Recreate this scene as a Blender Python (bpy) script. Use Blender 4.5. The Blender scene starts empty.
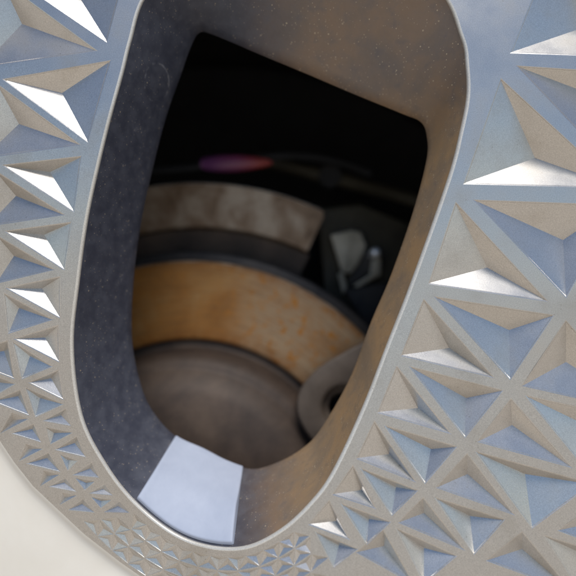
import bpy, bmesh, math, random
from mathutils import Vector, Matrix
from mathutils.geometry import delaunay_2d_cdt

S = 0.00032          # metres per working unit (1 unit = 0.32 mm)
CD = 480.0           # camera distance from the wheel face, in units
scene = bpy.context.scene
COL = scene.collection
random.seed(4)

# ------------------------------------------------------------------ camera
cam = bpy.data.cameras.new('camera')
cam.sensor_width = 36.0
cam.lens = 36.0 * CD / 576.0
cam.clip_start = 0.005
cam.clip_end = 500.0
cam.dof.use_dof = True
cam.dof.focus_distance = (CD + 12) * S
cam.dof.aperture_fstop = 4.6
camo = bpy.data.objects.new('camera', cam)
COL.objects.link(camo)
camo.location = (0, -CD * S, 0)
camo.rotation_euler = (math.radians(90), 0, 0)
scene.camera = camo

# ------------------------------------------------------------------ light
SUN_EL, SUN_AZ = math.radians(63), math.radians(164)   # azimuth: clockwise from +Y
world = bpy.data.worlds.new('World')
scene.world = world
world.use_nodes = True
wn = world.node_tree.nodes
sky = wn.new('ShaderNodeTexSky')
sky.sky_type = 'NISHITA'
sky.sun_disc = False
sky.sun_elevation = SUN_EL
sky.sun_rotation = SUN_AZ
sky.ozone_density = 1.7
sky.dust_density = 0.0
sky.altitude = 1200.0
world.node_tree.links.new(sky.outputs[0], wn['Background'].inputs[0])
wn['Background'].inputs[1].default_value = 0.05
sun = bpy.data.lights.new('sun', 'SUN')
sun.energy = 1.5
sun.angle = math.radians(30)
sun.color = (1.0, 0.95, 0.87)
suno = bpy.data.objects.new('sun', sun)
COL.objects.link(suno)
sdir = Vector((math.sin(SUN_AZ) * math.cos(SUN_EL), math.cos(SUN_AZ) * math.cos(SUN_EL), math.sin(SUN_EL)))
suno.rotation_euler = sdir.to_track_quat('Z', 'Y').to_euler()
vs = scene.view_settings
vs.view_transform = 'Standard'
vs.look = 'None'
vs.gamma = 1.0
vs.exposure = 0.98
vs.use_curve_mapping = False

# ------------------------------------------------------------------ helpers
def P(px, py, d):
    """point at depth d (units behind the wheel face plane)"""
    k = (CD + d) / CD
    return Vector(((px - 288) * S * k, d * S, -(py - 288) * S * k))

def W(x, z, d):
    return Vector((x * S, d * S, z * S))

def link(o, parent=None):
    COL.objects.link(o)
    if parent:
        o.parent = parent
    return o

def mesh_obj(name, verts, faces, mats, parent=None, smooth=False, fmat=None):
    me = bpy.data.meshes.new(name)
    me.from_pydata([tuple(v) for v in verts], [], faces)
    me.update()
    for m in (mats if isinstance(mats, (list, tuple)) else [mats]):
        me.materials.append(m)
    if smooth:
        for p in me.polygons:
            p.use_smooth = True
    if fmat:
        for p, i in zip(me.polygons, fmat):
            p.material_index = i
    return link(bpy.data.objects.new(name, me), parent)

def empty(name, loc, label, cat):
    o = bpy.data.objects.new(name, None)
    o.empty_display_size = 0.02
    link(o)
    o.location = loc
    o['label'] = label
    o['category'] = cat
    return o

def adopt(o, root):
    """keep world placement while the root sits at its own location"""
    o.parent = root
    o.matrix_parent_inverse = Matrix.Translation(-Vector(root.location))
    return o

def closed_spline(pts, n):
    """closed Catmull-Rom through pts (any dimension), n samples per segment"""
    m = len(pts); out = []
    for i in range(m):
        p0, p1, p2, p3 = pts[i - 1], pts[i], pts[(i + 1) % m], pts[(i + 2) % m]
        for j in range(n):
            t = j / n
            out.append(tuple(0.5 * (2 * b + (c - a) * t + (2 * a - 5 * b + 4 * c - d) * t * t + (3 * b - a - 3 * c + d) * t ** 3)
                             for a, b, c, d in zip(p0, p1, p2, p3)))
    return out

def inside(pt, poly):
    x, y = pt; c = False; j = len(poly) - 1
    for i in range(len(poly)):
        xi, yi = poly[i]; xj, yj = poly[j]
        if (yi > y) != (yj > y) and x < (xj - xi) * (y - yi) / (yj - yi) + xi:
            c = not c
        j = i
    return c

def lathe(profile, hx, hz, a0=0.0, a1=2 * math.pi, n=160):
    """profile: (radius, depth) list; angle measured from straight up, clockwise seen from the camera"""
    full = abs(a1 - a0 - 2 * math.pi) < 1e-6
    cols = n if full else n + 1
    V, F = [], []
    for i in range(cols):
        a = a0 + (a1 - a0) * i / n
        for r, d in profile:
            V.append(W(hx + r * math.sin(a), hz + r * math.cos(a), d))
    m = len(profile)
    for i in range(n):
        i2 = (i + 1) % cols
        for j in range(m - 1):
            F.append((i * m + j, i * m + j + 1, i2 * m + j + 1, i2 * m + j))
    return V, F

# ------------------------------------------------------------------ materials
def new_mat(name):
    m = bpy.data.materials.new(name)
    m.use_nodes = True
    nt = m.node_tree
    return m, nt, nt.nodes['Principled BSDF']

def N(nt, kind, **kw):
    n = nt.nodes.new(kind)
    for k, v in kw.items():
        if k in n.inputs:
            n.inputs[k].default_value = v
        else:
            setattr(n, k, v)
    return n

def noise(nt, co, scale, detail=4.0, rough=0.55, dist=0.0):
    n = N(nt, 'ShaderNodeTexNoise', Scale=scale, Detail=detail, Roughness=rough, Distortion=dist)
    nt.links.new(co, n.inputs['Vector'])
    return n.outputs['Fac']

def ramp(nt, fac, stops):
    r = N(nt, 'ShaderNodeValToRGB')
    e = r.color_ramp.elements
    while len(e) < len(stops):
        e.new(0.5)
    for el, (p, c) in zip(e, stops):
        el.position = p
        el.color = (*c, 1) if len(c) == 3 else c
    nt.links.new(fac, r.inputs['Fac'])
    return r.outputs['Color']

def mix(nt, fac, a, b, mode='MIX'):
    m = N(nt, 'ShaderNodeMix', data_type='RGBA', blend_type=mode)
    for sock, v in ((m.inputs['Factor'], fac), (m.inputs['A'], a), (m.inputs['B'], b)):
        pass
    fi, ai, bi = m.inputs[0], m.inputs[6], m.inputs[7]
    for sock, v in ((fi, fac), (ai, a), (bi, b)):
        if hasattr(v, 'is_output'):
            nt.links.new(v, sock)
        elif sock is fi:
            sock.default_value = v
        else:
            sock.default_value = (*v, 1)
    return m.outputs[2]

def math_(nt, op, a, b=None, clamp=False):
    m = N(nt, 'ShaderNodeMath', operation=op, use_clamp=clamp)
    for i, v in enumerate((a, b)):
        if v is None:
            continue
        if hasattr(v, 'is_output'):
            nt.links.new(v, m.inputs[i])
        else:
            m.inputs[i].default_value = v
    return m.outputs[0]

def maprange(nt, v, a, b, c=0.0, d=1.0, smooth=True):
    m = N(nt, 'ShaderNodeMapRange')
    m.interpolation_type = 'SMOOTHSTEP' if smooth else 'LINEAR'
    nt.links.new(v, m.inputs['Value'])
    for i, x in zip((1, 2, 3, 4), (a, b, c, d)):
        m.inputs[i].default_value = x
    return m.outputs[0]

def bump(nt, h, strength, dist, normal=None):
    b = N(nt, 'ShaderNodeBump', Strength=strength, Distance=dist)
    nt.links.new(h, b.inputs['Height'])
    if normal is not None:
        nt.links.new(normal, b.inputs['Normal'])
    return b.outputs[0]

def position(nt):
    return N(nt, 'ShaderNodeNewGeometry').outputs['Position']

def silver(name, base, rough, metal, grain=0.35, dirt=0.25, rnd=False):
    m, nt, b = new_mat(name)
    co = position(nt)
    fine = noise(nt, co, 3300, 2, 0.7)
    mid = noise(nt, co, 900, 3, 0.6)
    blot = noise(nt, co, 60, 5, 0.6)
    c = mix(nt, maprange(nt, fine, 0.3, 0.72), [x * 0.84 for x in base], [min(1, x * 1.12) for x in base])
    c = mix(nt, math_(nt, 'MULTIPLY', maprange(nt, blot, 0.48, 0.75), dirt), c, (0.40, 0.35, 0.28))
    speck = N(nt, 'ShaderNodeTexVoronoi', Scale=420.0, Randomness=1.0)
    nt.links.new(co, speck.inputs['Vector'])
    sp = math_(nt, 'MULTIPLY', maprange(nt, speck.outputs['Distance'], 0.05, 0.12, 1, 0), maprange(nt, blot, 0.52, 0.6))
    c = mix(nt, math_(nt, 'MULTIPLY', sp, 0.5), c, (0.30, 0.25, 0.19))
    if rnd:
        oi = N(nt, 'ShaderNodeObjectInfo').outputs['Random']
        c = mix(nt, math_(nt, 'MULTIPLY', oi, 0.14), c, (0.42, 0.38, 0.31))
    nt.links.new(c, b.inputs['Base Color'])
    nt.links.new(maprange(nt, blot, 0.3, 0.7, rough - 0.03, rough + 0.05), b.inputs['Roughness'])
    b.inputs['Metallic'].default_value = metal
    h = math_(nt, 'ADD', math_(nt, 'MULTIPLY', fine, 1.0), math_(nt, 'MULTIPLY', mid, 0.0))
    nt.links.new(bump(nt, h, grain, 0.00005), b.inputs['Normal'])
    return m

M_face = silver('silver_paint', (0.60, 0.588, 0.57), 0.33, 0.88, 0.28, 0.30)
M_pit = silver('silver_paint_recess', (0.67, 0.65, 0.625), 0.29, 0.86, 0.28, 0.30, True)
M_lip = silver('silver_edge', (0.74, 0.71, 0.65), 0.40, 0.35, 0.30, 0.25)

def wall_material():
    m, nt, b = new_mat('dark_dusty_paint')
    co = position(nt)
    sep = N(nt, 'ShaderNodeSeparateXYZ')
    nt.links.new(co, sep.inputs[0])
    big = noise(nt, co, 55, 5, 0.6, 0.4)
    mid = noise(nt, co, 240, 4, 0.6)
    fine = noise(nt, co, 2600, 2, 0.6)
    # brown dust colour, stronger towards the right, weaker near the top
    side = maprange(nt, sep.outputs['X'], -0.022, 0.012)
    d = math_(nt, 'MULTIPLY', side, maprange(nt, big, 0.25, 0.62, 0.75, 1.0))
    d = math_(nt, 'MULTIPLY', d, maprange(nt, sep.outputs['Z'], 0.045, 0.075, 1.0, 0.5))
    c = mix(nt, maprange(nt, mid, 0.3, 0.75), (0.050, 0.054, 0.076), (0.078, 0.083, 0.108))
    dust = mix(nt, maprange(nt, big, 0.32, 0.68), (0.34, 0.245, 0.155), (0.41, 0.262, 0.138))
    dust = mix(nt, math_(nt, 'MULTIPLY', maprange(nt, mid, 0.5, 0.75), 0.4), dust, (0.150, 0.125, 0.10))
    c = mix(nt, d, c, dust)
    # pale grit specks
    fac = None
    for sc, th in ((420, 0.16), (760, 0.21), (1300, 0.25)):
        v = N(nt, 'ShaderNodeTexVoronoi', Scale=float(sc), Randomness=1.0)
        nt.links.new(co, v.inputs['Vector'])
        dots = math_(nt, 'MULTIPLY', maprange(nt, v.outputs['Distance'], th * 0.5, th, 1, 0),
                     maprange(nt, N_rand(nt, v), 0.70, 0.74))
        fac = dots if fac is None else math_(nt, 'MAXIMUM', fac, dots)
    c = mix(nt, math_(nt, 'MULTIPLY', fac, math_(nt, 'MULTIPLY', maprange(nt, mid, 0.38, 0.62, 0.05, 1.0), maprange(nt, side, 0, 1, 0.5, 1.0))), c, (0.52, 0.42, 0.29))
    # dried water-drop rings and scuffs on the left wall
    ringf = None
    for (px, py, dd, r) in ((124, 128, 45, 15), (152, 82, 50, 21), (118, 233, 45, 2.5), (122, 230, 47, 2), (92, 254, 20, 2.5), (101, 295, 30, 1.5), (96, 158, 12, 1.5)):
        p = P(px, py, dd)
        vd = N(nt, 'ShaderNodeVectorMath', operation='DISTANCE')
        nt.links.new(co, vd.inputs[0]); vd.inputs[1].default_value = p
        e = math_(nt, 'ABSOLUTE', math_(nt, 'SUBTRACT', vd.outputs['Value'], r * S))
        q = math_(nt, 'MULTIPLY', maprange(nt, e, 0.0, 1.7 * S, 1, 0), maprange(nt, mid, 0.47, 0.62))
        ringf = q if ringf is None else math_(nt, 'MAXIMUM', ringf, q)
    c = mix(nt, math_(nt, 'MULTIPLY', ringf, 0.55), c, (0.27, 0.27, 0.29))
    nt.links.new(c, b.inputs['Base Color'])
    nt.links.new(maprange(nt, mid, 0.3, 0.7, 0.42, 0.58), b.inputs['Roughness'])
    h = math_(nt, 'ADD', fine, math_(nt, 'MULTIPLY', fac, 1.5))
    nt.links.new(bump(nt, h, 0.45, 0.00006), b.inputs['Normal'])
    return m

def N_rand(nt, vor):
    s = N(nt, 'ShaderNodeSeparateColor')
    nt.links.new(vor.outputs['Color'], s.inputs[0])
    return s.outputs[0]

M_wall = wall_material()

def simple(name, stops, scale, rough, metal=0.0, bumpk=0.3, bscale=None, detail=6.0, bdist=0.0002):
    m, nt, b = new_mat(name)
    co = position(nt)
    f = noise(nt, co, scale, detail, 0.62, 0.3)
    nt.links.new(ramp(nt, f, stops), b.inputs['Base Color'])
    b.inputs['Roughness'].default_value = rough
    b.inputs['Metallic'].default_value = metal
    nt.links.new(bump(nt, noise(nt, co, bscale or scale * 6, 4, 0.6), bumpk, bdist), b.inputs['Normal'])
    return m

M_pad = simple('sky_reflection_tint', [(0.3, (0.40, 0.45, 0.57)), (0.7, (0.46, 0.51, 0.63))], 120, 0.6, 0.0, 0.2, 2600, bdist=0.00005)  # pale blue base carries the reflected sky
M_shoulder = simple('sunlit_cream_shoulder', [(0.3, (0.84, 0.79, 0.70)), (0.7, (0.90, 0.86, 0.78))], 25, 0.5, 0.0, 0.05, 300)  # cream base carries the sunlight on the silver
M_hat = simple('brown_cast_iron', [(0.25, (0.040, 0.030, 0.026)), (0.5, (0.085, 0.060, 0.047)), (0.75, (0.150, 0.105, 0.076))], 45, 0.62, 0.12, 0.5, 500)
M_dark = simple('dark_corroded_steel', [(0.3, (0.03, 0.03, 0.034)), (0.7, (0.075, 0.068, 0.065))], 90, 0.5, 0.5, 0.4, 900)
M_guard = simple('stained_steel', [(0.28, (0.11, 0.064, 0.034)), (0.45, (0.26, 0.170, 0.105)), (0.62, (0.46, 0.36, 0.265)), (0.8, (0.21, 0.13, 0.078))], 62, 0.48, 0.45, 0.5, 500)
M_guard_edge = simple('bare_steel_edge', [(0.3, (0.50, 0.48, 0.45)), (0.7, (0.72, 0.71, 0.70))], 200, 0.35, 0.8, 0.3)
M_bracket = simple('grey_brown_cast', [(0.3, (0.10, 0.078, 0.062)), (0.7, (0.18, 0.142, 0.115))], 80, 0.6, 0.2, 0.4, 900)
M_knuckle = simple('pale_cast_aluminium', [(0.3, (0.42, 0.40, 0.33)), (0.7, (0.66, 0.63, 0.54))], 110, 0.45, 0.3, 0.4, 800)
M_bolt = simple('polished_bolt', [(0.3, (0.80, 0.86, 0.95)), (0.7, (0.86, 0.90, 0.96))], 100, 0.2, 0.6, 0.05)
M_black = simple('black_plastic', [(0.3, (0.008, 0.009, 0.012)), (0.7, (0.018, 0.020, 0.026))], 50, 0.75, 0.0, 0.3)
M_barrel = simple('dark_rim_paint', [(0.3, (0.010, 0.010, 0.011)), (0.7, (0.018, 0.017, 0.017))], 50, 0.7, 0.0, 0.2)

def rust_material():
    m, nt, b = new_mat('rust_bloomed_steel')
    co = position(nt)
    rel = N(nt, 'ShaderNodeVectorMath', operation='SUBTRACT')
    nt.links.new(co, rel.inputs[0]); rel.inputs[1].default_value = W(HX, HZ, 223)
    sep = N(nt, 'ShaderNodeSeparateXYZ'); nt.links.new(rel.outputs[0], sep.inputs[0])
    ang = math_(nt, 'ARCTAN2', sep.outputs['X'], sep.outputs['Z'])
    vl = N(nt, 'ShaderNodeVectorMath', operation='LENGTH'); nt.links.new(rel.outputs[0], vl.inputs[0])
    polar = N(nt, 'ShaderNodeCombineXYZ')
    nt.links.new(math_(nt, 'MULTIPLY', ang, 0.10), polar.inputs[0])
    nt.links.new(math_(nt, 'MULTIPLY', vl.outputs['Value'], 1.0), polar.inputs[1])
    streak = N(nt, 'ShaderNodeMapping'); nt.links.new(polar.outputs[0], streak.inputs[0])
    streak.inputs['Scale'].default_value = (50, 900, 1)
    st = noise(nt, streak.outputs[0], 1.0, 4, 0.6)
    a = noise(nt, co, 38, 6, 0.65, 0.5)
    p = noise(nt, co, 210, 5, 0.65, 0.3)
    c = ramp(nt, a, [(0.30, (0.33, 0.135, 0.026)), (0.48, (0.44, 0.20, 0.050)), (0.62, (0.48, 0.255, 0.085)), (0.75, (0.43, 0.275, 0.135))])
    # the less corroded, greyer stretch of the band
    grey = math_(nt, 'MULTIPLY', maprange(nt, ang, 0.10, 0.45), maprange(nt, a, 0.3, 0.55, 0.2, 0.6))
    c = mix(nt, grey, c, (0.48, 0.385, 0.27))
    c = mix(nt, math_(nt, 'MULTIPLY', maprange(nt, p, 0.53, 0.62), maprange(nt, ang, 0.0, 0.4, 0.3, 0.95)), c, (0.52, 0.205, 0.025))
    # rust thickest along both borders of the swept band
    r = math_(nt, 'DIVIDE', vl.outputs['Value'], S)
    border = math_(nt, 'MAXIMUM', maprange(nt, r, 262, 240), maprange(nt, r, 334, 350))
    c = mix(nt, math_(nt, 'MULTIPLY', border, maprange(nt, p, 0.35, 0.6, 0.25, 0.8)), c, (0.33, 0.13, 0.026))
    c = mix(nt, math_(nt, 'MULTIPLY', maprange(nt, st, 0.45, 0.72), 0.4), c, (0.17, 0.09, 0.04))
    nt.links.new(c, b.inputs['Base Color'])
    b.inputs['Roughness'].default_value = 0.5
    b.inputs['Metallic'].default_value = 0.35
    nt.links.new(bump(nt, math_(nt, 'ADD', st, p), 0.35, 0.0001), b.inputs['Normal'])
    return m

HX, HZ = -143.0, -311.0      # wheel and brake axis (units)
M_rust = rust_material()

def ground_material():
    m, nt, b = new_mat('sandy_paving')
    co = position(nt)
    f = noise(nt, co, 3.0, 8, 0.65)
    nt.links.new(ramp(nt, f, [(0.3, (0.55, 0.47, 0.37)), (0.7, (0.68, 0.59, 0.47))]), b.inputs['Base Color'])
    b.inputs['Roughness'].default_value = 0.9
    nt.links.new(bump(nt, noise(nt, co, 90, 5, 0.6), 0.5, 0.004), b.inputs['Normal'])
    return m
M_ground = ground_material()

# ------------------------------------------------------------------ setting: ground
gz = (HZ - 1030) * S
n = 24
V, F = [], []
for i in range(n + 1):
    for j in range(n + 1):
        u = (i / n * 2 - 1); v = (j / n * 2 - 1)
        V.append(Vector((200 * u ** 3, 200 * v ** 3, gz)))
for i in range(n):
    for j in range(n):
        F.append((i * (n + 1) + j, (i + 1) * (n + 1) + j, (i + 1) * (n + 1) + j + 1, i * (n + 1) + j + 1))
g = mesh_obj('ground', V, F, M_ground)
g['kind'] = 'structure'

# ------------------------------------------------------------------ wheel
def fdepth(px, py):
    """left spoke dishes back towards the hub, the right one rises towards the viewer"""
    u = (288 - px) * 0.5 + (py - 288) * 0.8
    t = min(max((u + 60) / 340.0, 0.0), 2.0)
    w = min(max((px - 110) / 230.0, 0.0), 1.0)
    w = w * w * (3 - 2 * w)
    return (26.0 * (1 - w) - 36.0 * w) * t ** 1.5

def fpoint(px, py, extra=0.0):
    return P(px, py, fdepth(px, py) + extra)

def fnormal(px, py):
    e = 3.0
    a, b = fpoint(px + e, py) - fpoint(px - e, py), fpoint(px, py + e) - fpoint(px, py - e)
    nn = a.cross(b).normalized()
    return nn if nn.y < 0 else -nn

wheel = empty('alloy_wheel', W(HX, HZ - 815, 40),
              'silver grey alloy wheel with triangular recesses on its spokes and one open dark window', 'wheel')

# window: paired outline points (front lip, rear edge of the opening, depth of the rear edge)
pairs = [
    ((469.3, 66), (421, 122), 63), ((470, 97), (427, 137), 63), ((463.5, 132), (426.5, 160), 60), ((451, 180), (413, 212), 58),
    ((416, 279), (391, 275), 60), ((390, 346), (371, 322), 65), ((366, 408), (350, 378), 70), ((336, 472), (320, 430), 76),
    ((314, 503), (300, 450), 81), ((284, 531), (276, 463), 86), ((248, 549), (252, 469), 88), ((210, 549), (228, 462), 90),
    ((172, 535), (203, 449), 92), ((132.5, 503), (175.5, 436), 95), ((103, 465), (154, 413), 95), ((79, 416), (141, 385), 92),
    ((70, 346), (132, 338), 90), ((76, 280), (134, 275), 86), ((85, 216), (142, 217), 83), ((98, 156), (153.5, 165), 81),
    ((109, 112), (166, 117), 79), ((120, 72), (181.5, 73), 76), ((128, 40), (190, 49), 74), ((143, -5), (199, 33), 72),
    ((185, -50), (214, 35), 70), ((262, -66), (258, 53.5), 67), ((356, -52), (305, 73), 66), ((438, -14), (353, 93.5), 65),
    ((464, 36), (402, 113.5), 64),
]
NS = 8
lipc = closed_spline([p[0] for p in pairs], NS)
holec = closed_spline([(*p[1], p[2]) for p in pairs], NS)
NL = len(lipc)
cx, cy = 280, 250

def inward(i, dist):
    a, b = lipc[i - 1], lipc[(i + 1) % NL]
    tx, ty = b[0] - a[0], b[1] - a[1]
    L = math.hypot(tx, ty)
    nx, ny = -ty / L, tx / L
    if nx * (cx - lipc[i][0]) + ny * (cy - lipc[i][1]) < 0:
        nx, ny = -nx, -ny
    return lipc[i][0] + nx * dist, lipc[i][1] + ny * dist

def loft(rings):
    V, F = [], []
    for r in rings:
        V += r
    m = len(rings[0])
    for k in range(len(rings) - 1):
        for i in range(m):
            j = (i + 1) % m
            F.append((k * m + i, k * m + j, (k + 1) * m + j, (k + 1) * m + i))
    return V, F

# rounded lip; the light it catches is put into its pale colour
rings = []
for off, dd in ((0, 0), (1.0, 0.12), (2.0, 0.55), (2.9, 1.3), (3.6, 2.3), (4.0, 3.4)):
    rr = []
    for i in range(NL):
        q = inward(i, off)
        fd = fdepth(*lipc[i])
        rr.append(P(q[0], q[1], fd + dd))
    rings.append(rr)
V, F = loft(rings)
o = adopt(mesh_obj('window_lip', V, F, M_lip, None, True), wheel)
o['label'] = 'thin edge around the wheel window, coloured pale for the light it catches'

# dark painted wall of the window
start = [inward(i, 4.0) for i in range(NL)]
def wall_point(i, t, off=0.0):
    fd = fdepth(*lipc[i]) + 3.4
    sx, sy = start[i]; hx, hy, hd = holec[i]
    e = t + 0.10 * math.sin(math.pi * t)         # slight bulge near the front
    A, B = P(sx, sy, fd), P(hx, hy, max(hd, fd + 34))
    p = A.lerp(B, t)
    q = P(sx + (hx - sx) * e, sy + (hy - sy) * e, 0)
    return p
rings = [[wall_point(i, t) for i in range(NL)] for t in [k / 9 for k in range(10)]]
# rolled rear edge, then the back of the spoke flares away
for sc, dd in ((1.003, 2.0), (1.02, 5.0), (1.10, 16.0), (1.3, 40.0)):
    rr = []
    for i in range(NL):
        hx, hy, hd = holec[i]
        hd = max(hd, fdepth(*lipc[i]) + 37.4)
        c = P(cx, cy, hd)
        p = c + (P(hx, hy, hd) - c) * sc
        p.y += dd * S
        rr.append(p)
    rings.append(rr)
V, F = loft(rings)
wall = adopt(mesh_obj('window_wall', V, F, M_wall, None, True), wheel)
wall['label'] = 'dark grey inner wall of the wheel window with brown brake dust'

# added pad on the lower wall; its pale blue colour imitates reflected sky
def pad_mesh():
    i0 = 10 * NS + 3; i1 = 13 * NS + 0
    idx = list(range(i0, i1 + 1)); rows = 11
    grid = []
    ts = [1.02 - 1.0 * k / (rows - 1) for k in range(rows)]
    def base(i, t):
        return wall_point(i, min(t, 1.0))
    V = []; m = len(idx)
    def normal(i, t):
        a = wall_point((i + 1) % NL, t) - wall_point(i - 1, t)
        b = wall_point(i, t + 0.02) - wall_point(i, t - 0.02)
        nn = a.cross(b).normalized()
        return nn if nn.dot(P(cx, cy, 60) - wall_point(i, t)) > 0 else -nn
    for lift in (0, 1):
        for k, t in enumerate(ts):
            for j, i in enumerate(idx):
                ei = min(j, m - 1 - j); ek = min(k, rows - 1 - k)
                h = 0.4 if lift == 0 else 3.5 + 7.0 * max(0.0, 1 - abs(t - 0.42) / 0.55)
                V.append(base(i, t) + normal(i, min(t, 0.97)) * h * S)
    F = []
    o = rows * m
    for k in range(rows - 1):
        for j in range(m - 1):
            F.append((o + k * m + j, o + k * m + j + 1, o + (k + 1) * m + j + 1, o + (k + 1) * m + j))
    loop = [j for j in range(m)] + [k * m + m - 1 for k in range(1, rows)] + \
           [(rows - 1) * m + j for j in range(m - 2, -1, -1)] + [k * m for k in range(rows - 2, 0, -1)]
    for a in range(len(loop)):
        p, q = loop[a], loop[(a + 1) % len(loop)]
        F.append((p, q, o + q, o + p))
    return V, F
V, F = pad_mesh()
pad = adopt(mesh_obj('sky_reflection_pad', V, F, M_pad, None, True), wheel)
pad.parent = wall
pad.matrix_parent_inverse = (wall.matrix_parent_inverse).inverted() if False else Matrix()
pad['label'] = 'pale blue patch painted as the sky reflection on the lower window wall'
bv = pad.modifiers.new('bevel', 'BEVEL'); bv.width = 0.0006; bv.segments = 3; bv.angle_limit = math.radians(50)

# ------------------------------------------------------------------ triangular recesses
right = [
    ((512, 52), (680, 58), (557, -60), (588, 26)),
    ((519, 67), (690, 78), (650, 205), (622, 106)),
    ((501, 80), (617, 187), (465, 183), (535, 158)),
    ((476, 201), (615, 206), (566, 296), (563, 240)),
    ((456, 204), (545, 300), (430, 283), (487, 267.5)),
    ((437, 298), (552, 316), (510, 378), (509, 330)),
    ((424, 301), (491, 376), (402.5, 355), (449, 348)),
    ((566, 322), (648, 413), (524, 385), (566, 362)),
    ((412, 368), (501, 391), (465, 436), (466, 398)),
    ((397, 368), (448.5, 432), (379, 412), (418, 408)),
    ((511, 400), (569.5, 466), (479, 441), (512, 425)),
    ((528, 397), (668, 428), (602, 488), (600, 432)),
    ((478, 453), (590, 484), (532, 527), (525, 474)),
    ((467, 455), (512, 513), (438, 487), (467.5, 474)),
    ((387, 427), (455, 447), (425, 482), (431, 449)),
    ((374.5, 423), (413.5, 480), (358, 458), (389, 454)),
    ((363, 470), (416, 490.6), (392, 514), (396, 487)),
    ((353, 467), (374, 507), (334, 494), (361, 490)),
    ((423, 499), (462, 548), (400, 522), (424, 513)),
    ((437, 499), (503, 520), (474, 553), (470, 516)),
    ((522, 533), (570, 590), (488, 560), (522, 549)),
    ((343, 505), (389, 522), (367, 543), (369, 519)),
    ((329, 502), (348, 538), (310, 524), (336, 521)),
    ((317, 533), (356, 549), (334, 566), (339, 545)),
    ((398, 530), (455, 556), (424, 582), (424, 548)),
    ((383, 531), (412, 582), (358, 552), (384, 546)),
    ((546, 537), (655, 570), (596, 615), (588, 556)),
    ((608, 498), (680, 575), (560, 530), (606, 520)),
    ((632, 218), (720, 300), (584, 297), (640, 270)),
    ((584, 312), (700, 318), (664, 398), (648, 345)),
    ((684, 440), (740, 520), (620, 484), (680, 468)),
]
left = [
    ((6, 80), (109, 62), (87, 140), (62, 93)),
    ((-2, 86), (77, 144), (-16, 157), (19, 124)),
    ((6, 166), (80, 157.6), (73, 210), (50, 172)),
    ((-3, 173), (61, 214), (-12, 225), (16, 196)),
    ((8, 232), (70, 223.5), (63.5, 268), (44, 234.6)),
    ((-1, 238), (51, 269), (-3, 282), (14, 256)),
    ((9.4, 288.5), (59, 278), (59, 316), (42, 288.5)),
    ((5, 295), (50, 319), (9, 332), (19, 308)),
    ((-40, 357), (7, 342), (13, 377), (4, 351)),
    ((-20, 371), (12, 384), (-8, 396), (-6, 382)),
    ((17, 339), (57.5, 326.7), (58, 360), (45, 337.5)),
    ((14, 343.5), (50, 366), (22.5, 377.5), (30, 356)),
    ((32, 382.5), (57.5, 371.7), (61.7, 397), (51, 378)),
    ((27.5, 390), (60, 404), (36, 415), (40, 398)),
    ((-4, 401), (19.5, 391.5), (27, 413), (18, 396)),
    ((12, 414), (25.6, 419), (2.5, 431), (13, 420)),
    ((47, 420), (65, 410.6), (69, 424), (61, 415)),
    ((15.6, 433), (33, 425.6), (39, 440), (32, 429)),
    ((47.5, 429), (69, 433), (51, 442.5), (54, 433)),
    ((26, 445), (40, 449), (20.6, 459), (29, 449)),
    ((58.5, 449), (76, 438), (83.5, 455), (74.6, 443)),
    ((30.4, 463), (48, 454), (57.5, 469.6), (47, 458)),
    ((61.7, 456), (76, 461), (68, 469), (68, 460)),
    ((76, 474), (91, 464), (97, 476), (90, 468.5)),
    ((44, 471.7), (57, 475), (41, 484.6), (47, 476)),
    ((52, 486), (65, 479), (74, 490), (64, 482.5)),
    ((77, 479), (93, 482), (85, 489), (86, 483)),
    ((92, 492.5), (104, 485), (110.6, 494), (103, 489)),
    ((62.7, 493.5), (75, 495.6), (60.6, 503.5), (65, 497.7)),
    ((93, 498), (109.6, 500.4), (101, 507), (101, 501)),
    ((71, 509), (82.5, 500), (92, 511), (82, 504)),
    ((107, 511), (119, 502.5), (127, 511.5), (118, 506)),
    # continuing above and below
    ((12, -24), (128, -42), (106, 40), (76, -8)),
    ((2, -18), (94, 50), (-18, 66), (22, 24)),
    ((-30, 296), (-4, 296), (-4, 330), (-12, 304)),
    ((-90, 180), (-18, 168), (-26, 216), (-46, 186)),
    ((-70, 60), (-12, 96), (-28, 150), (-36, 100)),
    ((-80, 240), (-14, 236), (-14, 280), (-34, 250)),
]
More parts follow.
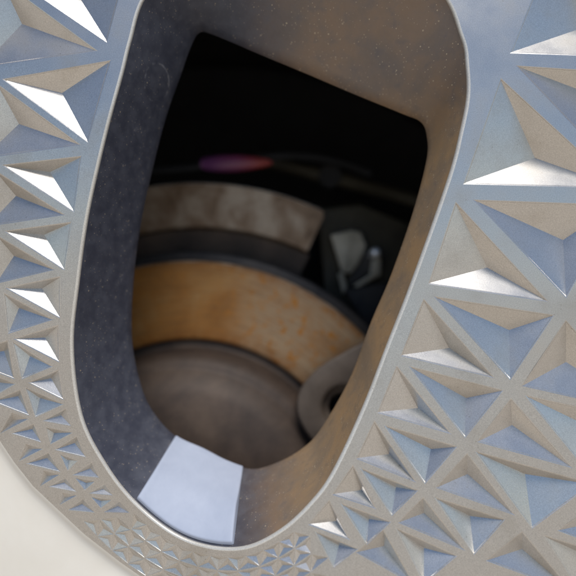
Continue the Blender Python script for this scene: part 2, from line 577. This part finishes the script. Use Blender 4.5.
# small recesses running on under the window, row by row along its lip
def cen(t):
    return Vector((sum(p[0] for p in t[:3]) / 3, sum(p[1] for p in t[:3]) / 3))
arc = [0.0]
i_a, i_b = 7 * NS + 4, 13 * NS + 4
for i in range(i_a + 1, i_b + 1):
    arc.append(arc[-1] + math.hypot(lipc[i][0] - lipc[i - 1][0], lipc[i][1] - lipc[i - 1][1]))
def along(sv, off):
    sv = min(max(sv, 0.0), arc[-1] - 1e-3)
    k = max(q for q in range(len(arc)) if arc[q] <= sv)
    t = (sv - arc[k]) / (arc[k + 1] - arc[k])
    a, b = inward(i_a + k, -off), inward(i_a + k + 1, -off)
    return (a[0] * (1 - t) + b[0] * t, a[1] * (1 - t) + b[1] * t)
strip = []
for row in range(4):
    o0, o1 = 7.5 + 14.5 * row, 18.5 + 14.5 * row
    step = 17.0
    for q in range(int(arc[-1] / step)):
        s0 = step * q + (step / 2 if row % 2 else 0)
        down = [along(s0 + 2, o0), along(s0 + 15, o0), along(s0 + 8.5, o1 - 1)]
        up = [along(s0 + 10.5, o1), along(s0 + 23.5, o1), along(s0 + 17, o0 + 1)]
        for t in (down, up):
            c = cen(t)
            if c.y < 511 or inside((c.x, c.y), [(-50, 402), (0, 434), (14, 455), (33, 478), (52, 496), (84, 526), (120, 554), (160, 582), (205, 632), (205, 900), (-50, 900)]):
                continue
            if any((Vector(p) - Vector(v)).length < 8 or inside(p, [w[:2] for w in u[:3]]) or inside(v, t)
                   for u in left + right for p in t + [tuple(c)] for v in list(u[:3]) + [tuple(cen(u))]):
                continue
            strip.append((*t, (c.x, c.y - 1.5)))
for t in strip:
    (left if cen(t).x < 215 else right).append(t)

def tri_inset(t, d):
    """shrink triangle by distance d (negative grows)"""
    a, b, c = [Vector(p[:2]) for p in t[:3]]
    la, lb, lc = (b - c).length, (c - a).length, (a - b).length
    per = la + lb + lc
    area = abs((b - a).cross(c - a)) / 2
    inc = (a * la + b * lb + c * lc) / per
    r = 2 * area / per
    k = (r - d) / r
    return [inc + (p - inc) * k for p in (a, b, c)], r

def ccw(t):
    a, b, c, ap = t
    if (b[0] - a[0]) * (c[1] - a[1]) - (b[1] - a[1]) * (c[0] - a[0]) < 0:
        return (a, c, b, ap)
    return t

right = [ccw(t) for t in right]
left = [ccw(t) for t in left]
pits = []      # (outline on the face, radius, source, side)
for side, L in ((1, right), (0, left)):
    for t in L:
        _, r = tri_inset(t, 0)
        grow = min(1.1, 0.22 * r) if r < 9 else (0.7 if side == 0 else 0.5)
        tt, _ = tri_inset(t, -grow)
        t = (*[tuple(v) for v in tt], t[3])
        _, r = tri_inset(t, 0)
        ch = min(1.5, r * 0.13)
        outer, _ = tri_inset(t, -ch * 0.55)
        pits.append((outer, r, ch, t, side))

# shoulder line: where the textured spoke ends, lower left
shl = [(-260, 250), (-120, 330), (-40, 402), (0, 441), (14, 462), (33, 486), (52, 504), (84, 534), (120, 562), (160, 590), (205, 640), (240, 800)]

# face sheet: constrained triangulation of the disc minus window, recesses and the shoulder
hubpx = (145.0, 599.0)
RF = 815.0
pts2, edges = [], []
def add_loop(poly):
    b = len(pts2)
    pts2.extend(Vector((p[0], p[1])) for p in poly)
    m = len(poly)
    edges.extend((b + i, b + (i + 1) % m) for i in range(m))
outer_poly = [(hubpx[0] + RF * math.cos(a), hubpx[1] + RF * math.sin(a)) for a in [2 * math.pi * i / 120 for i in range(120)]]
shoulder_poly = shl + [(-400, 1000), (-560, 500)]
outer_poly = [p for p in outer_poly]
add_loop(outer_poly)
add_loop(lipc)
b0 = len(pts2)
shl_f = []
for i in range(len(shl) - 1):
    for k in range(6):
        t = k / 6
        shl_f.append((shl[i][0] * (1 - t) + shl[i + 1][0] * t, shl[i][1] * (1 - t) + shl[i + 1][1] * t))
shl_f.append(shl[-1])
pts2.extend(Vector(p) for p in shl_f)
edges.extend((b0 + i, b0 + i + 1) for i in range(len(shl_f) - 1))
for outer, r, ch, t, side in pits:
    b = len(pts2)
    ring = []
    for i in range(3):
        a, c = outer[i], outer[(i + 1) % 3]
        for k in range(4):
            ring.append(a.lerp(c, k / 4))
    add_loop(ring)
for gx in range(-600, 900, 26):
    for gy in range(-150, 1340, 26):
        q = (gx + random.uniform(-3, 3), gy + random.uniform(-3, 3))
        if inside(q, lipc) or (q[0] - hubpx[0]) ** 2 + (q[1] - hubpx[1]) ** 2 > (RF - 8) ** 2:
            continue
        if any(inside(q, [tuple(v) for v in p[0]]) for p in pits):
            continue
        pts2.append(Vector(q))
res = delaunay_2d_cdt(pts2, edges, [], 0, 1e-4)
vco, _, tris = res[0], res[1], res[2]
lip_poly = lipc
shpoly = shl_f + [(240, 1500), (-900, 1500), (-900, 250)]
sheets = {0: [], 1: []}
pit_polys = [[tuple(v) for v in p[0]] for p in pits]
for f in tris:
    c = (vco[f[0]] + vco[f[1]] + vco[f[2]]) / 3
    q = (c.x, c.y)
    if (q[0] - hubpx[0]) ** 2 + (q[1] - hubpx[1]) ** 2 > RF * RF * 1.01:
        continue
    if inside(q, lip_poly) or inside(q, shpoly):
        continue
    if any(inside(q, pp) for pp in pit_polys):
        continue
    sideL = q[0] < 215
    sheets[0 if sideL else 1].append(f)
spokes = {}
for side in (0, 1):
    used = {}
    V, F, NV = [], [], []
    for f in sheets[side]:
        idx = []
        for i in f:
            if i not in used:
                used[i] = len(V)
                V.append(fpoint(vco[i].x, vco[i].y))
                NV.append(fnormal(vco[i].x, vco[i].y))
            idx.append(used[i])
        nn = (V[idx[1]] - V[idx[0]]).cross(V[idx[2]] - V[idx[0]])
        F.append(tuple(idx) if nn.y < 0 else tuple(reversed(idx)))
    o = mesh_obj('spoke', V, F, M_face, None, True)
    o.data.normals_split_custom_set_from_vertices([tuple(x) for x in NV])
    adopt(o, wheel)
    o['label'] = ('left spoke with a narrowing band of triangular recesses' if side == 0
                  else 'right spoke with large triangular recesses')
    spokes[side] = o

for outer, r, ch, t, side in pits:
    inner, _ = tri_inset(t, ch * 0.45)
    dep = r * (0.54 + 0.34 * min(max((26 - r) / 18, 0), 1))
    ap = t[3]
    if ap[1] > 509 and r < 6:
        dep = r * 0.55
    fd = fdepth(*ap)
    V = [fpoint(p.x, p.y) for p in outer]
    m1, _ = tri_inset(t, ch * 0.05)
    V += [fpoint(p.x, p.y, ch * 0.22) for p in m1]
    V += [fpoint(p.x, p.y, ch * 0.62) for p in inner]
    V.append(P(ap[0], ap[1], fd + dep))
    F = []
    for lv in (0, 3):
        for i in range(3):
            j = (i + 1) % 3
            F.append((lv + i, lv + j, lv + 3 + j, lv + 3 + i))
    F += [(6, 7, 9), (7, 8, 9), (8, 6, 9)]
    F2 = []
    for f in F:
        nn = (V[f[1]] - V[f[0]]).cross(V[f[2]] - V[f[0]])
        F2.append(f if nn.y < 0 else tuple(reversed(f)))
    o = mesh_obj('triangle_recess', V, F2, M_pit)
    o.parent = spokes[side]

# shoulder beyond the textured band: smooth metal, sunlit brightness put into its cream colour
V, F = [], []
prof = [(0, 0), (1.0, 0.5), (2.2, 2.5), (3.2, 5), (5, 6.2), (9, 6.6), (30, 4), (80, 0), (200, 0), (420, 20)]
for i, (x, y) in enumerate(shl_f):
    a, b = shl_f[max(i - 1, 0)], shl_f[min(i + 1, len(shl_f) - 1)]
    L = math.hypot(b[0] - a[0], b[1] - a[1])
    nx, ny = -(b[1] - a[1]) / L, (b[0] - a[0]) / L
    if nx - ny > 0:
        nx, ny = -nx, -ny
    nx, ny = nx * 0.15 - 0.60, ny * 0.15 + 0.60
    fd = fdepth(x, y)
    for dd, dz in prof:
        V.append(P(x + nx * dd, y + ny * dd, fd + dz))
m = len(prof)
for i in range(len(shl_f) - 1):
    for k in range(m - 1):
        F.append((i * m + k, i * m + k + 1, (i + 1) * m + k + 1, (i + 1) * m + k))
o = adopt(mesh_obj('smooth_shoulder', V, F, M_shoulder, None, True), wheel)
o['label'] = 'smooth silver shoulder at the lower left corner, coloured cream for the sunlight on it'

# barrel behind the spokes
V, F = lathe([(812, 6), (818, 60), (812, 120), (770, 200), (755, 420), (800, 600)], HX, HZ, n=96)
adopt(mesh_obj('rim_barrel', V, F, M_barrel, None, True), wheel)

# ------------------------------------------------------------------ brake disc
disc = empty('brake_disc', W(HX, HZ - 366, 235), 'rust orange brake disc with dark brown hub seen through the wheel window', 'brake disc')
V, F = lathe([(236, 226), (238, 223.6), (241, 223), (262, 223), (300, 223), (335, 223), (346, 223), (349, 223.6)], HX, HZ, n=240)
adopt(mesh_obj('friction_ring', V, F, M_rust, None, True), disc)['label'] = 'rusty orange swept band of the disc'
V, F = lathe([(349, 223.6), (351, 225.5), (353, 228), (362, 229), (366, 232), (367, 250), (365, 268), (340, 270)], HX, HZ, n=240)
adopt(mesh_obj('disc_edge', V, F, M_dark, None, True), disc)
V, F = lathe([(349.2, 223.2), (350.6, 223.6), (351.6, 224.8), (351.6, 226)], HX, HZ, n=240)
adopt(mesh_obj('worn_edge', V, F, M_guard, None, True), disc)
V, F = lathe([(236, 226), (233, 231), (228, 232), (224, 228), (222, 219), (220, 208), (217, 196), (212, 188), (205, 182), (201, 181.5), (198, 178),
              (192, 171), (185, 165), (179, 160), (170, 156), (150, 152), (120, 150), (90, 150), (40, 150), (1, 150)], HX, HZ, n=240)
adopt(mesh_obj('disc_hat', V, F, M_hat, None, True), disc)['label'] = 'dark brown cast centre of the disc'

# ------------------------------------------------------------------ guard plate
guard = empty('dust_shield', W(HX, HZ + 406, 285), 'stained grey brown curved steel guard plate above the rusty brake disc', 'dust shield')
A0, A1 = math.radians(-58), math.radians(25.2)
def shield_band(prof, a0, a1, n, corner=0.0):
    """closed section swept around the axis, its free end rounded at the top corner"""
    V, F = [], []
    m = len(prof)
    rmax = max(p[0] for p in prof)
    for i in range(n + 1):
        a = a0 + (a1 - a0) * i / n
        cut = 0.0
        s = (a1 - a) * rmax
        if corner and s < corner:
            cut = corner - math.sqrt(max(corner ** 2 - (corner - s) ** 2, 0))
        for r, d in prof:
            rr = min(r, rmax - cut)
            V.append(W(HX + rr * math.sin(a), HZ + rr * math.cos(a), d))
    for i in range(n):
        for k in range(m):
            k2 = (k + 1) % m
            F.append((i * m + k, i * m + k2, (i + 1) * m + k2, (i + 1) * m + k))
    F.append(tuple(range(m)))
    F.append(tuple(n * m + k for k in range(m - 1, -1, -1)))
    return V, F
V, F = shield_band([(408, 271), (474, 271), (476.5, 272.5), (476.5, 277), (474, 279), (408, 279), (405, 275)], A0, A1, 260, 11)
fm = []
for f in F:
    fm.append(0)
o = mesh_obj('plate', V, F, [M_guard, M_guard_edge])
for p in o.data.polygons:
    ks = {v % 7 for v in p.vertices}
    if len(p.vertices) == 4 and ks <= {1, 2, 3}:
        p.material_index = 1
adopt(o, guard)
V, F = shield_band([(368, 292), (404, 285), (404, 291), (368, 298)], A0, A1 + math.radians(0.8), 120)
adopt(mesh_obj('step_flange', V, F, M_hat), guard)['label'] = 'dark folded step below the guard plate'

# ------------------------------------------------------------------ cast bracket eye in front of the disc
def eye():
    n = 72
    outer_pts = [(420, 318), (361, 343), (342, 353), (322, 365), (306, 380), (298, 395), (297, 412), (303, 427), (314, 442), (335, 458),
                 (365, 458), (388, 440), (400, 410), (425, 385)]
    sp = closed_spline(outer_pts, 6)
    hc = (343, 407)
    rings = []
    D0 = 158
    def ring(fn):
        out = []
        for (x, y) in sp:
            a = math.atan2(y - hc[1], x - hc[0])
            out.append(fn(x, y, a))
        rings.append(out)
    def at(k, d):
        def fn(x, y, a):
            hx, hy = hc[0] + 23 * math.cos(a), hc[1] + 23 * math.sin(a)
            return P(hx + (x - hx) * k, hy + (y - hy) * k, d)
        return fn
    def hole(r, d):
        return lambda x, y, a: P(hc[0] + r * math.cos(a), hc[1] + r * math.sin(a), d)
    for k, d in ((0.97, D0 + 45), (1.0, D0 + 30), (1.0, D0 + 8), (0.985, D0 + 4), (0.95, D0 + 1.2), (0.88, D0 + 0.2), (0.4, D0), (0.08, D0 + 0.5)):
        ring(at(k, d))
    for r, d in ((22, D0 + 1.5), (20.5, D0 + 5), (19.5, D0 + 12), (16, D0 + 14), (14.5, D0 + 16), (14, D0 + 20), (14, D0 + 45)):
        ring(hole(r, d))
    return loft(rings)
br = empty('brake_bracket', P(350, 458, 180), 'brown grey cast bracket with a round hole beside the right edge of the window', 'bracket')
V, F = eye()
adopt(mesh_obj('bracket_eye', V, F, M_bracket, None, True), br)
# black disc deep in the hole, standing for the shade inside it
V = [P(343 + 15 * math.cos(2 * math.pi * i / 24), 407 + 15 * math.sin(2 * math.pi * i / 24), 202) for i in range(24)]
V2 = [P(343 + 15 * math.cos(2 * math.pi * i / 24), 407 + 15 * math.sin(2 * math.pi * i / 24), 208) for i in range(24)]
F = [tuple(range(24)), tuple(range(47, 23, -1))] + [(i, (i + 1) % 24, 24 + (i + 1) % 24, 24 + i) for i in range(24)]
adopt(mesh_obj('hole_shade', V + V2, F, M_black), br)

# ------------------------------------------------------------------ pale cast lump with a bolt, deep in the gap
kn = empty('suspension_joint', P(358, 300, 320), 'pale faceted metal joint glinting in the dark gap right of the guard plate', 'suspension joint')
def prism(front, d0s, depth, name, mat):
    n = len(front)
    V = [P(x, y, d) for (x, y), d in zip(front, d0s)]
    c = Vector((sum(p[0] for p in front) / n, sum(p[1] for p in front) / n))
    V += [P(c.x + (x - c.x) * 1.05, c.y + (y - c.y) * 1.05, d + depth) for (x, y), d in zip(front, d0s)]
    F = [tuple(range(n)), tuple(range(2 * n - 1, n - 1, -1))]
    F += [(i, n + i, n + (i + 1) % n, (i + 1) % n) for i in range(n)]
    o = mesh_obj(name, V, F, mat)
    b = o.modifiers.new('bevel', 'BEVEL'); b.width = 0.0007; b.segments = 3
    return adopt(o, kn)
prism([(331, 235), (352, 230.5), (361, 233), (366, 246), (359, 262), (351, 273), (342, 272)], [300, 304, 308, 312, 314, 313, 306], 30, 'joint_body', M_knuckle)
prism([(338, 274), (343, 272), (347, 288), (343, 294)], [300, 303, 306, 304], 24, 'rib', M_knuckle)
prism([(372, 260), (381, 256), (380, 275), (358, 287), (353, 286), (370, 275)], [306, 309, 311, 309, 308, 306], 26, 'joint_flange', M_knuckle)
prism([(352, 275), (366, 248), (372, 260), (369, 274), (352, 285), (346, 288)], [322, 324, 324, 324, 322, 322], 20, 'joint_web', M_dark)
V, F = [], []
bc = P(376, 252.5, 296)
for k in range(7):
    a = math.pi / 2 * k / 6
    for i in range(24):
        t = 2 * math.pi * i / 24
        r = 8.5 * math.cos(a) + 0.01
        V.append(bc + Vector((r * math.cos(t), 3 - 7 * math.sin(a), r * math.sin(t))) * S)
for k in range(6):
    for i in range(24):
        j = (i + 1) % 24
        F.append((k * 24 + i, k * 24 + j, (k + 1) * 24 + j, (k + 1) * 24 + i))
for i in range(24):
    V.append(bc + Vector((9 * math.cos(2 * math.pi * i / 24), 30, 9 * math.sin(2 * math.pi * i / 24))) * S)
for i in range(24):
    j = (i + 1) % 24
    F.append((7 * 24 + i, 7 * 24 + j, j, i))
adopt(mesh_obj('bolt_head', V, F, M_bolt, None, True), kn)['label'] = 'small bright round bolt head'

# ------------------------------------------------------------------ purple red sleeve in the dark
def sleeve_material():
    m, nt, b = new_mat('purple_to_red_plastic')
    co = position(nt)
    sep = N(nt, 'ShaderNodeSeparateXYZ'); nt.links.new(co, sep.inputs[0])
    f = maprange(nt, sep.outputs['X'], P(205, 160, 300).x, P(270, 160, 300).x, smooth=False)
    nt.links.new(ramp(nt, f, [(0.1, (0.16, 0.05, 0.18)), (0.5, (0.22, 0.05, 0.14)), (0.85, (0.32, 0.045, 0.045))]), b.inputs['Base Color'])
    b.inputs['Roughness'].default_value = 0.35
    return m
def sleeve():
    V, F = [], []
    n = 28; k = 16
    for i in range(n + 1):
        t = i / n
        x = 201 + 71 * t
        y = 164 - 1.5 * t
        r = 11.0 * (math.sin(math.pi * min(max(0.06 + 0.93 * t, 0), 1)) ** 0.45) * (1.0 - 0.35 * t) + 0.05
        c = P(x, y, 300)
        for j in range(k):
            a = 2 * math.pi * j / k
            V.append(c + Vector((0, 1.1 * r * math.cos(a), 1.5 * r * math.sin(a))) * S)
    for i in range(n):
        for j in range(k):
            F.append((i * k + j, i * k + (j + 1) % k, (i + 1) * k + (j + 1) % k, (i + 1) * k + j))
    F.append(tuple(range(k))); F.append(tuple(n * k + j for j in range(k - 1, -1, -1)))
    return V, F
hs = empty('brake_hose', P(236, 175, 300), 'dim dark hose with a blurred purple and red sleeve above the guard plate', 'hose')
V, F = sleeve()
adopt(mesh_obj('hose_sleeve', V, F, sleeve_material(), None, True), hs)['label'] = 'blurred purple and red sleeve on the hose'
def tube(path, r, k=14):
    V, F = [], []
    n = len(path)
    for i, (x, y, d) in enumerate(path):
        c = P(x, y, d)
        a, b = P(*path[max(i - 1, 0)]), P(*path[min(i + 1, n - 1)])
        t = (b - a).normalized(); u = t.cross(Vector((0, 1, 0))).normalized(); w = t.cross(u)
        for j in range(k):
            q = 2 * math.pi * j / k
            V.append(c + (u * math.cos(q) + w * math.sin(q)) * r * S)
    for i in range(n - 1):
        for j in range(k):
            F.append((i * k + j, i * k + (j + 1) % k, (i + 1) * k + (j + 1) % k, (i + 1) * k + j))
    F.append(tuple(range(k))); F.append(tuple((n - 1) * k + j for j in range(k - 1, -1, -1)))
    return V, F
path = [(110 + 10 * i, 172 - 0.06 * i * i + (0.0 if i < 15 else 0.35 * (i - 15) ** 2), 303 + (0 if i < 15 else 5 * (i - 15))) for i in range(27)]
V, F = tube(path, 6.5)
adopt(mesh_obj('hose', V, F, M_black, None, True), hs)

# dim suspension arm crossing behind, and the casting that carries the joint
M_olive = simple('dull_olive_casting', [(0.3, (0.035, 0.030, 0.020)), (0.7, (0.075, 0.065, 0.045))], 60, 0.6, 0.2, 0.4, 500)
arm = empty('suspension_rod', P(330, 200, 400), 'faint olive brown rod behind the hose in the dark of the wheel well', 'suspension rod')
V, F = tube([(255, 160, 395), (285, 166, 390), (315, 174, 385), (345, 181, 385), (378, 190, 392), (430, 205, 410)], 13, 16)
adopt(mesh_obj('rod', V, F, M_olive, None, True), arm)
V, F = tube([(330, 176, 365), (330, 176, 372), (330, 176, 400)], 20, 20)
adopt(mesh_obj('bushing', V, F, M_black), arm)
prism([(318, 210), (360, 205), (410, 225), (430, 280), (420, 330), (350, 330), (325, 290)], [345, 345, 350, 352, 350, 345, 342], 40, 'casting', M_olive)
prism([(345, 290), (385, 283), (410, 300), (408, 330), (366, 326)], [308, 312, 318, 316, 306], 30, 'lower_lug', M_dark)

# ------------------------------------------------------------------ dark liner closing the wheel well
V, F = lathe([(1, 610), (300, 608), (600, 600), (860, 560), (940, 430), (950, 250)], HX, HZ, n=72)
V2, F2 = lathe([(955, 250), (945, 435), (865, 568), (600, 610), (300, 618), (1, 620)], HX, HZ, n=72)
off = len(V)
F = F + [tuple(i + off for i in f) for f in F2]
ln = mesh_obj('wheel_arch_liner', V + V2, F, M_black, None, True)
ln['label'] = 'black liner of the wheel well behind the brake'
ln['category'] = 'wheel liner'
